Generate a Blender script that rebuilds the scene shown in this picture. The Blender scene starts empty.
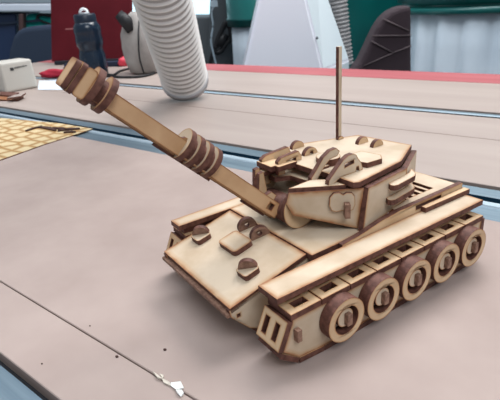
import bpy, bmesh, math, random
from mathutils import Vector as V, Matrix
from mathutils.geometry import tessellate_polygon
random.seed(7)
COL = bpy.context.scene.collection
MM = 0.001
S = bpy.context.scene

# ------------------------------------------------------------------ materials
def mat(name, color, rough=0.6, metal=0.0, spec=0.4):
    m = bpy.data.materials.new(name); m.use_nodes = True
    b = m.node_tree.nodes['Principled BSDF']
    b.inputs['Base Color'].default_value = (*color, 1)
    b.inputs['Roughness'].default_value = rough
    b.inputs['Metallic'].default_value = metal
    b.inputs['Specular IOR Level'].default_value = spec
    return m
def noise_mix(m, c1, c2, scale, stretch=(1, 1, 1), detail=4, lo=.35, hi=.65, bump=0.0, rot=0.0, dist=0.0):
    """colour varies between c1 and c2 with a procedural noise in object space"""
    nt = m.node_tree; N = nt.nodes; L = nt.links; b = N['Principled BSDF']
    tc = N.new('ShaderNodeTexCoord'); mp = N.new('ShaderNodeMapping')
    mp.inputs['Scale'].default_value = stretch; mp.inputs['Rotation'].default_value = (0, 0, rot)
    nz = N.new('ShaderNodeTexNoise'); nz.inputs['Scale'].default_value = scale; nz.inputs['Detail'].default_value = detail
    nz.inputs['Distortion'].default_value = dist
    cr = N.new('ShaderNodeValToRGB'); e = cr.color_ramp.elements
    e[0].position = lo; e[0].color = (*c1, 1); e[1].position = hi; e[1].color = (*c2, 1)
    L.new(tc.outputs['Object'], mp.inputs['Vector']); L.new(mp.outputs['Vector'], nz.inputs['Vector'])
    L.new(nz.outputs['Fac'], cr.inputs['Fac']); L.new(cr.outputs['Color'], b.inputs['Base Color'])
    if bump:
        bp = N.new('ShaderNodeBump'); bp.inputs['Strength'].default_value = bump; bp.inputs['Distance'].default_value = 0.0005
        L.new(nz.outputs['Fac'], bp.inputs['Height']); L.new(bp.outputs['Normal'], b.inputs['Normal'])
    return cr.outputs['Color'], b
def wood_face(name, c1, c2, burn, toast=(.47, .29, .155)):
    m = mat(name, c1, .55, 0, .35)
    col, b = noise_mix(m, c1, c2, 45, (1, 1, 1), 7, .32, .62)
    nt = m.node_tree; N = nt.nodes; L = nt.links
    at = N.new('ShaderNodeAttribute'); at.attribute_name = 'scorch'
    # ragged laser scorch close to the cut
    tc = N.new('ShaderNodeTexCoord'); nz = N.new('ShaderNodeTexNoise'); nz.inputs['Scale'].default_value = 160
    L.new(tc.outputs['Object'], nz.inputs['Vector'])
    mu = N.new('ShaderNodeMath'); mu.operation = 'MULTIPLY_ADD'; mu.inputs[1].default_value = .9; mu.inputs[2].default_value = .55
    L.new(nz.outputs['Fac'], mu.inputs[0])
    m2 = N.new('ShaderNodeMath'); m2.operation = 'MULTIPLY'; m2.use_clamp = True
    L.new(at.outputs['Fac'], m2.inputs[0]); L.new(mu.outputs[0], m2.inputs[1])
    r1 = N.new('ShaderNodeValToRGB'); e = r1.color_ramp.elements
    e[0].position = .0; e[0].color = (0, 0, 0, 1); e[1].position = .75; e[1].color = (.85, .85, .85, 1)
    r2 = N.new('ShaderNodeValToRGB'); e = r2.color_ramp.elements
    e[0].position = .55; e[0].color = (0, 0, 0, 1); e[1].position = 1.0; e[1].color = (1, 1, 1, 1)
    L.new(m2.outputs[0], r1.inputs['Fac']); L.new(m2.outputs[0], r2.inputs['Fac'])
    m1 = N.new('ShaderNodeMix'); m1.data_type = 'RGBA'
    L.new(r1.outputs['Color'], m1.inputs['Factor']); L.new(col, m1.inputs[6]); m1.inputs[7].default_value = (*toast, 1)
    mx = N.new('ShaderNodeMix'); mx.data_type = 'RGBA'
    L.new(r2.outputs['Color'], mx.inputs['Factor']); L.new(m1.outputs[2], mx.inputs[6]); mx.inputs[7].default_value = (*burn, 1)
    L.new(mx.outputs[2], b.inputs['Base Color'])
    return m
M = {}
M['ply'] = wood_face('birch_ply_face', (.47, .355, .245), (.60, .485, .365), (.30, .12, .05))
M['ply_warm'] = wood_face('birch_ply_warm_face', (.50, .325, .185), (.64, .46, .29), (.28, .11, .045), (.50, .29, .14))
M['ply_toast'] = wood_face('birch_ply_toasted_face', (.44, .25, .125), (.58, .37, .21), (.24, .09, .035), (.40, .20, .085))
M['burnt'] = mat('laser_burnt_edge', (.10, .042, .034), .6, 0, .3)
noise_mix(M['burnt'], (.080, .030, .022), (.155, .064, .046), 300, (1, 1, 1), 3)
M['burnt_light'] = mat('laser_toasted_end', (.2, .1, .07), .6, 0, .3)
noise_mix(M['burnt_light'], (.17, .088, .06), (.29, .165, .115), 400)
M['mdf'] = mat('mdf_board', (.47, .385, .36), .75, 0, .25)
noise_mix(M['mdf'], (.338, .262, .236), (.40, .316, .286), 22, (1, 1, 1), 8, .3, .7, .05)
M['mdf_far'] = mat('pale_ply_board', (.55, .47, .43), .5, 0, .35)
noise_mix(M['mdf_far'], (.335, .268, .238), (.395, .325, .292), 7, (.35, 2.5, 1), 6, .3, .7, 0, 0, .6)
M['red_paint'] = mat('red_edge_paint', (.50, .085, .10), .55)
noise_mix(M['red_paint'], (.34, .075, .085), (.40, .105, .115), 12, (.3, 3, 1))
M['alu'] = mat('aluminium_rail', (.36, .50, .62), .42, .65)
noise_mix(M['alu'], (.16, .22, .27), (.23, .30, .35), 30, (.15, 6, 1))
M['alu_bright'] = mat('bright_aluminium', (.42, .51, .58), .4, .4)
M['alu_dark'] = mat('dark_slot', (.012, .05, .09), .5, .3)
M['gap'] = mat('dark_gap', (.02, .02, .025), .8)
M['frame_grey'] = mat('painted_frame', (.12, .13, .14), .6)
M['hose'] = mat('hose_plastic', (.74, .72, .70), .45)
M['hose_wire'] = mat('hose_inner', (.30, .29, .29), .5)
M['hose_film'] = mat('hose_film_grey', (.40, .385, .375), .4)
M['hose_cuff'] = mat('hose_cuff_clear', (.42, .42, .44), .3)

# ------------------------------------------------------------------ helpers
def tag(o, label=None, cat=None, group=None, kind=None):
    if label: o['label'] = label
    if cat: o['category'] = cat
    if group: o['group'] = group
    if kind: o['kind'] = kind
    return o
def empty(name, loc=(0, 0, 0), rz=0.0, parent=None):
    o = bpy.data.objects.new(name, None); COL.objects.link(o)
    o.location = loc; o.rotation_euler = (0, 0, rz); o.empty_display_size = .02
    if parent: o.parent = parent
    return o
def link(name, bm, mats, parent=None, smooth=False, loc=None):
    me = bpy.data.meshes.new(name); bm.normal_update(); bm.to_mesh(me); bm.free()
    if not isinstance(mats, (list, tuple)): mats = [mats]
    for m in mats: me.materials.append(m)
    if smooth:
        for p in me.polygons: p.use_smooth = True
    o = bpy.data.objects.new(name, me); COL.objects.link(o)
    if parent: o.parent = parent
    if loc: o.location = loc
    return o
def circle(cx, cy, r, n=32, a0=0.0, a1=2*math.pi, close=True):
    k = n if close else n+1
    return [(cx+r*math.cos(a0+(a1-a0)*i/n), cy+r*math.sin(a0+(a1-a0)*i/n)) for i in range(k)]
def rrect(x0, y0, x1, y1, r, n=5):
    out = []
    for cx, cy, a in ((x1-r, y1-r, 0), (x0+r, y1-r, 90), (x0+r, y0+r, 180), (x1-r, y0+r, 270)):
        out += circle(cx, cy, r, n, math.radians(a), math.radians(a+90), False)
    return out
def add_plate(bm, outline, T, O, U, W, holes=(), scorch=1.1, k=MM, face_mat=0, edge_mat=1):
    """laser-cut plate: 2D outline (mm) in the plane O + a*U + b*W, front face on the U x W side, thickness T behind it.
       Both faces get an inset border whose 'scorch' attribute falls from 1 at the cut to 0 inside."""
    lay = bm.verts.layers.float.get('scorch') or bm.verts.layers.float.new('scorch')
    O, U, W = V(O), V(U).normalized(), V(W).normalized(); Nn = U.cross(W).normalized()
    loops = [list(outline)]+[list(h) for h in holes]
    for i, l in enumerate(loops):
        ar = sum(l[j][0]*l[(j+1) % len(l)][1]-l[(j+1) % len(l)][0]*l[j][1] for j in range(len(l)))
        if (ar < 0) != (i > 0): l.reverse()
    for side in (0, 1):
        rings = []
        for l in loops:
            rings.append([bm.verts.new((O+U*a+W*b-Nn*(T*side))*k) for a, b in l])
        flat = [v for r in rings for v in r]
        tris = tessellate_polygon([[V((a, b, 0)) for a, b in l] for l in loops])
        fs = []
        for t in tris:
            vs = [flat[i] for i in t]
            p = [flat_co for flat_co in vs]
            n = (p[1].co-p[0].co).cross(p[2].co-p[0].co)
            if n.length < 1e-14: continue
            if (n.dot(Nn) > 0) == (side == 1): vs.reverse()
            try: f = bm.faces.new(vs); f.material_index = face_mat; fs.append(f)
            except ValueError: pass
        if side == 0: front = rings
        else: back = rings
        for f in fs: f.normal_update()
        if scorch > 0:
            r = bmesh.ops.inset_region(bm, faces=fs, thickness=(scorch*1.9 if scorch >= 1.3 and not holes else min(scorch, 1.1))*k, use_even_offset=True, use_boundary=True)
            bset = set(v for rg in rings for v in rg)
            for f in r['faces']: f.material_index = face_mat
        for rg in rings:
            for v in rg: v[lay] = 1.0
    for f0, b0 in zip(front, back):
        n = len(f0)
        for i in range(n):
            j = (i+1) % n
            # separate edge-wall vertices keep the scorch gradient on the faces only
            try:
                f = bm.faces.new((f0[j], f0[i], b0[i], b0[j])); f.material_index = edge_mat
            except ValueError: pass
    return bm
def new_bm(): return bmesh.new()
def plate(name, parent, outline, T, O, U, W, holes=(), scorch=1.1, m=None):
    bm = new_bm(); add_plate(bm, outline, T, O, U, W, holes, scorch)
    return link(name, bm, [m or M['ply'], M['burnt'], M['burnt_light']], parent)
def add_box(bm, x0, x1, y0, y1, z0, z1, k=MM, mi=0, f=None):
    vs = []
    for x in (x0, x1):
        for y in (y0, y1):
            for z in (z0, z1):
                P = V((x, y, z))
                if f: P = V(f(x, y, z))
                vs.append(bm.verts.new(P*k))
    for q in ((0, 1, 3, 2), (4, 6, 7, 5), (0, 4, 5, 1), (2, 3, 7, 6), (0, 2, 6, 4), (1, 5, 7, 3)):
        fc = bm.faces.new([vs[i] for i in q]); fc.material_index = mi
    return vs
def bevel_all(bm, w, seg=2):
    bmesh.ops.recalc_face_normals(bm, faces=bm.faces)
    bmesh.ops.bevel(bm, geom=list(bm.edges), offset=w, segments=seg, affect='EDGES', profile=.5)
def tube(bm, pts, r, n=12, k=MM, mi=0, caps=True):
    """tube through points (mm); r a number or a list"""
    pts = [V(p) for p in pts]; rings = []
    up = V((0, 0, 1))
    for i, p in enumerate(pts):
        d = (pts[min(i+1, len(pts)-1)]-pts[max(i-1, 0)]).normalized()
        if abs(d.dot(up)) > .98: a = d.cross(V((1, 0, 0))).normalized()
        else: a = d.cross(up).normalized()
        b = d.cross(a); rr = r[i] if isinstance(r, (list, tuple)) else r
        rings.append([bm.verts.new((p+(a*math.cos(t)+b*math.sin(t))*rr)*k) for t in [2*math.pi*j/n for j in range(n)]])
    for A, B in zip(rings, rings[1:]):
        for j in range(n):
            f = bm.faces.new((A[j], A[(j+1) % n], B[(j+1) % n], B[j])); f.material_index = mi; f.smooth = True
    if caps:
        for R_ in (rings[0], rings[-1]):
            f = bm.faces.new(R_); f.material_index = mi
    bmesh.ops.recalc_face_normals(bm, faces=bm.faces)

# ------------------------------------------------------------------ camera (fitted, mm -> m)
F_PX = 474.24
yaw, pit, rol = math.radians(140.588), math.radians(23.576), math.radians(-4.4126)
CAM = V((-95.858, 138.121, 159.341))
fwd = V((math.sin(yaw)*math.cos(pit), math.cos(yaw)*math.cos(pit), -math.sin(pit)))
rt0 = V((math.cos(yaw), -math.sin(yaw), 0)); up0 = rt0.cross(fwd)
RT = rt0*math.cos(rol)+up0*math.sin(rol); UP = -rt0*math.sin(rol)+up0*math.cos(rol)
cd = bpy.data.cameras.new('camera'); cam = bpy.data.objects.new('camera', cd); COL.objects.link(cam)
cam.matrix_world = Matrix(((RT.x, UP.x, -fwd.x, CAM.x*MM), (RT.y, UP.y, -fwd.y, CAM.y*MM), (RT.z, UP.z, -fwd.z, CAM.z*MM), (0, 0, 0, 1)))
cd.sensor_width = 36; cd.lens = F_PX/500*36; cd.clip_start = .01; cd.clip_end = 50
cd.dof.use_dof = True; cd.dof.focus_distance = .26; cd.dof.aperture_fstop = 36
S.camera = cam
FB = V((math.sin(yaw), math.cos(yaw), 0)); RB = V((math.cos(yaw), -math.sin(yaw), 0))
BG = Matrix(((RB.x, FB.x, 0, CAM.x*MM), (RB.y, FB.y, 0, CAM.y*MM), (0, 0, 1, 0), (0, 0, 0, 1)))   # room frame: x across, y away, z up
BGYAW = math.atan2(RB.y, RB.x)
def ray(u, v): return fwd+RT*((u-250)/F_PX)-UP*((v-200)/F_PX)
def bgp(u, v, f):
    """room-frame point (mm) seen at a place of the photo at horizontal distance f (mm)"""
    d = ray(u, v); s = f/d.dot(FB); P = d*s
    return V((P.dot(RB), f, P.z+CAM.z))
def tab(u, v, z=0.0):
    d = ray(u, v); s = (z-CAM.z)/d.z; P = CAM+d*s; return V((P.x, P.y, z))

# ------------------------------------------------------------------ THE TANK (mm; x forward, y left, z up, table at z=-4)
TY = math.radians(72.433)
tank = empty('wooden_tank_model', (0, 0, 0), TY)
tag(tank, 'laser-cut plywood tank model with raised barrel standing on the workbench', 'model tank')
CX, CY, CZ = -72.0, -62.0, -4.0
tank.location = Matrix.Rotation(TY, 4, 'Z') @ (V((CX, CY, 0))*MM)
OFF = V((CX, CY, CZ))
def tp(name, outline, T, O, U, W, holes=(), scorch=1.1, m=None, parent=None):
    return plate(name, parent or tank, outline, T, V(O)-OFF, U, W, holes, scorch, m)
X, Y, Z = V((1, 0, 0)), V((0, 1, 0)), V((0, 0, 1))
def flat(name, pts, ztop, T=3, holes=(), parent=None, scorch=1.1, m=None):
    """horizontal plate, outline in (x,y)"""
    return tp(name, pts, T, (0, 0, ztop), X, Y, holes, scorch, m, parent)
def upright(name, pts, y, T=3, holes=(), parent=None, scorch=1.1, m=None, sgn=1):
    """vertical plate in the xz plane; visible face at y looking to +y, thickness towards -y"""
    # U = -X, W = Z  ->  normal = -X x Z = +Y
    P = [(-a, b) for a, b in pts]; H = [[(-a, b) for a, b in h] for h in holes]
    return tp(name, P, T, (0, y, 0), -X, Z, H, scorch, m, parent)
YC = -62.0
# --- running gear, near side then far side
def track(near):
    y0 = 0.0 if near else -115.0          # outer face
    s = 1 if near else -1               # inward is y0 - s*..
    prof = [(-1.5, 23.2), (4.6, 8.2), (-4.5, .6), (-19, -1), (-138, -1), (-144.5, 4), (-144.5, 23.2)]
    oy = -.4*s+y0 if near else y0+3.4
    peg_hole = [(-1.5+0, 0)]
    sp = upright('track_side_plate', prof, oy, 3, scorch=1.5)
    upright('inner_side_plate', [(-3, 23), (-1, 8), (-6, 1.5), (-138, -1), (-144, 4), (-144, 23)], y0-14*s+(0 if near else 3), 3)
    ya, yb = (y0-17*s, y0) if near else (y0, y0+17)
    L = 18.233
    for i in range(8):
        a = -i*L-.3; b = a-L+.6
        w = b-a
        h1 = [(a+w*.27, ya+9.6), (a+w*.27, ya+13.6), (a+w*.72, ya+13.6), (a+w*.72, ya+9.6)]
        h2 = [(a+w*.27, ya+2.8), (a+w*.27, ya+7.6), (a+w*.72, ya+7.6), (a+w*.72, ya+2.8)]
        flat('track_link', [(a, ya), (a, yb), (b, yb), (b, ya)], 26.2, 3, [h1, h2], sp, 1.0, M['ply_warm'])
    for i in range(7):                  # links on the ground
        a = -20-i*17.0; b = a-16.6
        flat('track_link', [(a, ya), (a, yb), (b, yb), (b, ya)], -1, 3, (), sp, .8)
    # sloped toe links
    def slope(name, p, q, holes=(), T=3, sc=.9):
        d = V((q[0]-p[0], 0, q[1]-p[1])); ln = d.length
        # normal must look outwards (down/forward): Y x d
        return tp(name, [(0, 0), (17, 0), (17, ln), (0, ln)], T, (p[0], ya, p[1]), Y, d, holes, sc, M['ply_warm'], sp)
    slope('track_link', (5.2, 8.0), (-4.5, .4), T=2.6)
    slope('track_link', (-4.7, .3), (-19.8, -1.1), T=2.8)
    # upright toe plate with two slots; outer face forward
    p, q = (7.6, 9.8), (1.6, 23.3)
    d = V((q[0]-p[0], 0, q[1]-p[1])); ln = d.length
    hs = [[(2.8, 3.0), (5.8, 3.0), (5.8, 11.4), (2.8, 11.4)], [(10.2, 3.0), (13.2, 3.0), (13.2, 11.4), (10.2, 11.4)]]
    tp('toe_plate', [(0, 0), (17, 0), (17, ln), (0, ln)], 3, (p[0], ya, p[1]), Y, d, hs, 1.3, M['ply_warm'], sp)
    # heel plates
    tp('heel_plate', [(0, 0), (17, 0), (17, 20), (0, 20)], 3, (-147.4, yb, 4), -Y, Z, (), 1.0, M['ply_warm'], sp)
    return sp
near_track = track(True)
far_track = track(False)
# small locking peg through the near side plate
bm = new_bm(); add_box(bm, -3.9, -1.4, 0, 2.8, 12.2, 18.4)
for v in bm.verts: v.co -= OFF*MM
link('locking_peg', bm, M['burnt_light'], near_track)
# road wheels
WR, WZ = 11.5, 13.5
def wheel(xc):
    bm = new_bm()
    add_plate(bm, circle(0, 0, WR, 48), 6.2, (0, 0, 0), -X, Z, [circle(0, 0, 7.4, 40)], 1.0)
    w = link('road_wheel', bm, [M['ply_warm'], M['burnt'], M['burnt_light']], tank, loc=(V((xc, 6.2, WZ))-OFF)*MM)
    bm = new_bm()
    add_plate(bm, circle(.6, .3, 4.9, 32), 3.2, (0, -1.6, 0), -X, Z, (), .9)
    link('wheel_hub', bm, [M['ply'], M['burnt']], w)
    bm = new_bm()
    add_box(bm, -3.0, .2, -1.8, 1.0, -3.4, 3.0)
    bevel_all(bm, .5*MM, 2)
    link('axle_peg', bm, M['burnt_light'], w)
    return w
for i in range(5): wheel(-28.0-25.2*i)
# --- hull
hs_prof = [(15.5, 21.2), (14.8, 17), (5, 6), (-4, 1), (-140, 1), (-146, 8), (-146, 30.8), (-31.5, 30.8)]
slot = [(9.6, 15.4), (11.4, 15.4), (11.4, 17.2), (9.6, 17.2)]
slot2 = [(1.5, 11), (3.5, 11), (3.5, 15), (1.5, 15)]
upright('hull_side', hs_prof, -26.2, 3, [slot], scorch=1.4)
upright('hull_side', hs_prof, -93.8, 3, scorch=1.4)
# glacis
sl = V((-46.6, 0, 11.04)).normalized(); gn = V((-sl.z, 0, sl.x))*-1   # up-facing normal
gn = Y.cross(sl); 
if gn.z < 0: gn = -gn
# U = -Y?, need U x W = gn with W = sl
U_g = sl.cross(gn)
if U_g.y > 0: sgn = 1
else: sgn = -1
G0 = V((14.7, -62, 22.05))
def gl(name, pts, h=0.0, T=3, holes=(), scorch=1.1, m=None, parent=None):
    """plate lying on the glacis: points as (up-slope, y), top face h above the glacis surface"""
    return tp(name, [((y+62)*sgn, s) for s, y in pts], T, G0+gn*h, U_g, sl, [[((y+62)*sgn, s) for s, y in hh] for hh in holes], scorch, m, parent)
glacis = gl('glacis_plate', [(-.3, -97.3), (-.3, -26.2), (48, -26.2), (48, -97.8)], 0, 3, scorch=2.0)
# lower front plate, its thick upper edge shows under the glacis
dl = V((-14, 0, -17)).normalized()
tp('lower_front_plate', [(0, 0), (68, 0), (68, 20), (0, 20)], 3, V((7.6, -95.0, 14.0)), Y, dl, (), 1.3)
bmr = new_bm(); add_box(bmr, 12.0, 16.6, -97.2, -26.4, 17.2, 19.0)
for v in bmr.verts: v.co -= OFF*MM
link('nose_bar', bmr, M['burnt_light'], tank)  # lighter burnt tone paints in the light falling on the bar
hatch = gl('driver_hatch', rrect(23.4, -72.8, 36.2, -55.8, 2.4), 3, 3, parent=glacis, scorch=1.4)
for yc, sx in ((-87.4, 16.0), (-39.3, 15.8)):
    b = gl('headlight_base', rrect(sx, yc-4.6, sx+9.4, yc+4.6, 1.8), 3, 3, parent=glacis, scorch=.9)
# half disc headlights: stand across the slope on their bases
for yc, sx in ((-87.6, 21.0), (-39.2, 20.6)):
    O = G0+sl*(sx)+gn*3.0+V((0, yc+62, 0))
    T_ = (sl*.75+Y*.66*(1 if True else 0)).normalized()
    tp('headlight', circle(0, 0, 5.0, 20, 0, math.pi, False), 2.6, O-gn*.2, T_, gn, (), .8, M['burnt_light'], glacis)
# two eyelets on the slope beside the hatch
for sx, yc in ((43.6, -72.6), (43.0, -59.4)):
    out = circle(0, 0, 5.6, 20, -.25, math.pi+.25, False)
    O = G0+sl*sx+V((0, yc+62, 0))+gn*.9
    T_ = (sl*.93+Y*.25).normalized()
    tp('tow_eyelet', out, 2.8, O+T_.cross(gn)*1.4, T_, gn, [circle(0, 1.6, 1.5, 12)], 1.0, M['burnt_light'], glacis)
# deck
deck = flat('hull_deck', [(-32.2, -98.2), (-32.2, -22.2), (-95, -22.2), (-95, -98.2)], 34, 3, scorch=1.6)
slots = []
for xs in (-104, -110, -116, -122.5, -128.5, -134.5):
    slots.append([(xs-1.7, -50), (xs-1.7, -28.5), (xs+1.7, -28.5), (xs+1.7, -50)])
    slots.append([(xs-1.7, -95.5), (xs-1.7, -74), (xs+1.7, -74), (xs+1.7, -95.5)])
flat('engine_deck', [(-95.3, -98.2), (-95.3, -22.2), (-152, -22.2), (-152, -98.2)], 38, 3, slots, scorch=.9)
strip = [(-50, 31), (-50, 34.4), (-62, 35.4), (-80, 38.4), (-94, 39.6), (-152, 39.6), (-152, 24), (-62, 24), (-62, 31)]
cut = [(-108, 35.4), (-131, 35.4), (-131, 38.0), (-108, 38.0)]
upright('sponson_strip', strip, -19.1, 2.9, [cut], scorch=1.3, m=M['ply_warm'])
upright('sponson_strip', strip, -98.4, 2.4, [cut], scorch=1.3, m=M['ply_warm'])
flat('fender_plank', [(3.2, -18.9), (3.2, -4.8), (-150, -3.8), (-150, -18.9)], 33.6, 3, scorch=1.8)
flat('fender_plank', [(3.0, -109.0), (3.0, -98.6), (-50, -98.6), (-50, -101.0), (-150, -101.0), (-150, -114.0)], 33.6, 3, scorch=1.8)
flat('fender_rest', [(-1, -18.5), (-1, -12.5), (-144, -12.5), (-144, -18.5)], 30.5, 4.2)
flat('fender_rest', [(-1, -107.5), (-1, -101.2), (-144, -101.2), (-144, -107.5)], 30.5, 4.2)
flat('stowage_bar', [(-112, -18.6), (-112, -15.4), (-153, -14.6), (-153, -18.6)], 36.6, 3, scorch=.8, m=M['ply_warm'])
# --- turret
TC = -63.0
tur = empty('turret', (0, 0, 0), 0, tank)
def mir(y): return 2*TC-y
def wall(name, p0, p1, prof, T=3, parent=None, scorch=1.2, holes=(), m=None):
    """vertical plate whose outer face runs from p0 to p1 in plan; profile in (distance from p0, z). Outer side is U x Z"""
    U = V((p1[0]-p0[0], p1[1]-p0[1], 0)).normalized()
    return tp(name, prof, T, (p0[0], p0[1], 0), U, Z, holes, scorch, m, parent or tur)
# cheeks: seen from outside, U runs so that U x Z looks outwards
def L2(a, b): return math.hypot(b[0]-a[0], b[1]-a[1])
cn, co = (-38.5, -47.4), (-71.2, -25.0)      # nose end, outer corner (near side)
# outward normal for U x Z : U=(ux,uy)-> (uy,-ux).  outward = (+,+) => uy>0, ux<0 : from nose to corner
lc = L2(cn, co)
def cheek_prof(l, flip=False):
    P = [(2.2, 44.9), (-1.2, 51.8), (.4, 58), (l, 58), (l-2.4, 34.3)]
    return P if not flip else [(l-a, b) for a, b in P]
near_cheek = wall('cheek_plate', cn, co, cheek_prof(lc), scorch=2.0)
wall('cheek_plate', (co[0], mir(co[1])), (cn[0], mir(cn[1])), cheek_prof(lc, True), scorch=2.0)
# round badge with a peg on the near cheek
Uc = V((co[0]-cn[0], co[1]-cn[1], 0)).normalized(); Nc = Uc.cross(Z)
def cpt(s, z, h=0): return V((cn[0], cn[1], 0))+Uc*s+Z*z+Nc*h
badge = [(21.2, 50), (21.6, 54.5), (23.6, 56.8), (26.6, 57), (28.6, 55.6), (30.4, 56.6), (33.2, 56.3), (34.8, 54.2), (35.0, 49.5), (34.0, 46.6), (31, 45.6), (28, 46.4), (25, 45.8), (22.4, 46.8)]
tp('cheek_badge', badge, 1.6, cpt(0, 0, 1.6), Uc, Z, (), .9, M['ply'], tur)
bm = new_bm()
add_box(bm, 0, 1, 0, 1, 0, 1, k=1)
P0 = cpt(29.0, 43.4, .5)-OFF
for v in bm.verts:
    c = v.co.copy(); v.co = (P0+Uc*(c.x*2.8)+Nc*(c.y*5.0)+Z*(c.z*8.0))*MM
bmesh.ops.recalc_face_normals(bm, faces=bm.faces)
link('badge_peg', bm, M['burnt_light'], tur)
# side and rear chamfer plates
s0, s1, s2 = (-68.0, -22.2), (-109.0, -27.6), (-137.5, -43.2)
l1, l2_ = L2(s0, s1), L2(s1, s2)
wall('turret_side', s0, s1, [(0, 34.3), (4.2, 58.4), (l1, 58.4), (l1, 34.3+4.2)], scorch=1.3)
wall('turret_side', (s1[0], mir(s1[1])), (s0[0], mir(s0[1])), [(0, 38.5), (0, 58.4), (l1-4.2, 58.4), (l1, 34.3)], scorch=1.3)
wall('rear_quarter_plate', (s1[0]-.4, s1[1]-.3), s2, [(0, 38.4), (0, 58.4), (l2_, 58.4), (l2_, 44), (l2_-8, 38.4)], scorch=1.2)
wall('rear_quarter_plate', (s2[0], mir(s2[1])), (s1[0]-.4, mir(s1[1]-.3)), [(8, 38.4), (0, 44), (0, 58.4), (l2_, 58.4), (l2_, 38.4)], scorch=1.2)
wall('turret_rear', (s2[0]+2, s2[1]-1), (s2[0]+2, mir(s2[1]-1)), [(0, 40), (0, 58.4), (37.6, 58.4), (37.6, 40)])
flat('turret_floor', [(-50, -82), (-50, -44), (-69, -27), (-108, -31), (-134, -45), (-134, -81), (-108, -95), (-69, -99)], 43, 3, parent=tur)
# ring below the turret
flat('turret_ring', circle(-92, TC, 24, 40), 40, 2, parent=tur)
# roof
roof = flat('turret_roof', [(-65, -97.5), (-65, -26.8), (-68, -25.0), (-107.5, -30.8), (-135, -45.2), (-129.5, -84.5), (-88, -99.5)], 62.2, 3, parent=tur, scorch=1.6)
# front roof leaf lying over the cheeks
flat('front_roof', [(-39.5, -48.2), (-64, -31.0), (-64, -42), (-57, -49.5)], 60.0, 2.6, parent=tur, scorch=.9)
flat('front_roof', [(-39.5, mir(-48.2)), (-57, mir(-49.5)), (-64, mir(-42)), (-64, mir(-31.0))], 60.0, 2.6, parent=tur, scorch=.9)
flat('roof_step', [(-50, -80), (-50, -74), (-58.0, -70), (-60.0, -54), (-70, -52), (-70, -80)], 56.4, 3, parent=tur, scorch=.9)
# raised roof panel left of the cupola, over the main roof
flat('roof_panel', [(-60.5, -77), (-61.5, -52), (-72, -52), (-84, -60), (-84, -77)], 63.4, 3, parent=tur, scorch=1.2)
# cupola
flat('cupola', circle(-77.5, -58.5, 7.0, 32), 66.2, 4.0, parent=tur, scorch=.9)
# arched ribs
rib2 = [(-57.0, 59.0), (-57.6, 62.6), (-62.9, 67.3), (-67.9, 71.3), (-71.5, 73.0), (-75.0, 73.2), (-77.4, 72.0), (-78.6, 70.0), (-81.4, 66.6), (-82.8, 62.2), (-79.9, 62.2), (-79.3, 65.0), (-77.8, 65.0), (-77.2, 62.2), (-68, 62.2), (-64, 61.4), (-60, 59.0)]
rib1 = [(-55.6, 58.6), (-56.0, 61.2), (-61.1, 66.4), (-64.8, 70.6), (-70.0, 73.4), (-74.5, 73.8), (-77.0, 71.4), (-75.0, 69.0), (-70, 68.6), (-66.0, 65.8), (-62.0, 61.4), (-60.0, 58.6)]
upright('arched_rib', rib2, -36.6, 2.8, [[(-68.8, 66.8), (-75.6, 66.8+.9), (-75.6, 69.6), (-68.8, 69.0)]], roof, .8)
upright('arched_rib', rib1, -48.6, 2.8, (), roof, .8)
# side tab on the roof
flat('roof_tab', [(-86, -36.4), (-97, -35.6), (-101.5, -40.4), (-99, -53.5), (-86.5, -53.8), (-83, -46)], 65.2, 3, parent=roof, scorch=1.0)
# pairs of half discs
def halfdisc(xc, y, r=5.0, T=2.8, z=61.8, hole=False, name='roof_lug'):
    out = circle(xc, z, r, 16, 0, math.pi, False)
    H = [circle(xc-.4, z+1.8, 1.4, 10)] if hole else ()
    return upright(name, out, y, T, H, roof, .7, M['ply_warm'])
halfdisc(-118.0, -69, 4.6); halfdisc(-119.4, -58, 4.6)
halfdisc(-78.2, -74.0, 5.4, z=62.4, hole=True); halfdisc(-83.5, -92.2, 5.0)
# front bracket
P1 = [(-46.5, 50), (-46.8, 66.0), (-49.8, 67.8), (-66.5, 69.3), (-68.5, 66), (-68.5, 59), (-52.5, 59), (-52.5, 50)]
P2 = [(-50.6, 58), (-50.8, 66.2), (-53.2, 68.0), (-66.0, 69.2), (-68.2, 66), (-68.2, 60), (-55.5, 60), (-55.5, 58)]
upright('sight_bracket', P1, -81.4, 2.8, parent=tur, scorch=.9, m=M['ply_warm'])
upright('sight_bracket', P2, -71.0, 2.8, [[(-57, 63.6), (-64, 64.2), (-64, 66), (-57, 65.4)]], parent=tur, scorch=.9, m=M['ply_warm'])
flat('bracket_crossbar', [(-45.6, -85), (-45.6, -71), (-48.6, -71), (-48.6, -67.8), (-62, -67.8), (-62, -72), (-56, -80), (-56, -85)], 64.6, 3, parent=tur, scorch=.8, m=M['ply_warm'])
upright('cradle_arm', [(-39.5, 50), (-40.5, 62), (-43.5, 62.5), (-46.4, 50)], -79.5, 2.8, parent=tur, scorch=.7, m=M['ply_warm'])
upright('cradle_arm', [(-38.0, 48), (-39.5, 61.0), (-42.4, 61.8), (-44.4, 48)], -74.0, 2.8, parent=tur, scorch=.7, m=M['ply_warm'])
# stowage shelves on the turret side
fl = lambda x, d: V((x, -22.2-(-68.0-x)*(5.4/41.0)+d, 0))
for z, xa, xb in ((54.8, -91, -112), (46.8, -89, -112)):
    a = fl(xa, 0); b = fl(xb, 0)
    flat('stowage_shelf', [(xa, a.y), (xa+1.2, a.y+2.4), (xa+.5, a.y+4.0), (xa-1.8, a.y+4.8), (xb+2, b.y+5.2), (xb-1.5, b.y+3), (xb-6, b.y-3.6), (xb+.4, b.y-.2)], z, 3, parent=tur, scorch=.9)
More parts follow.
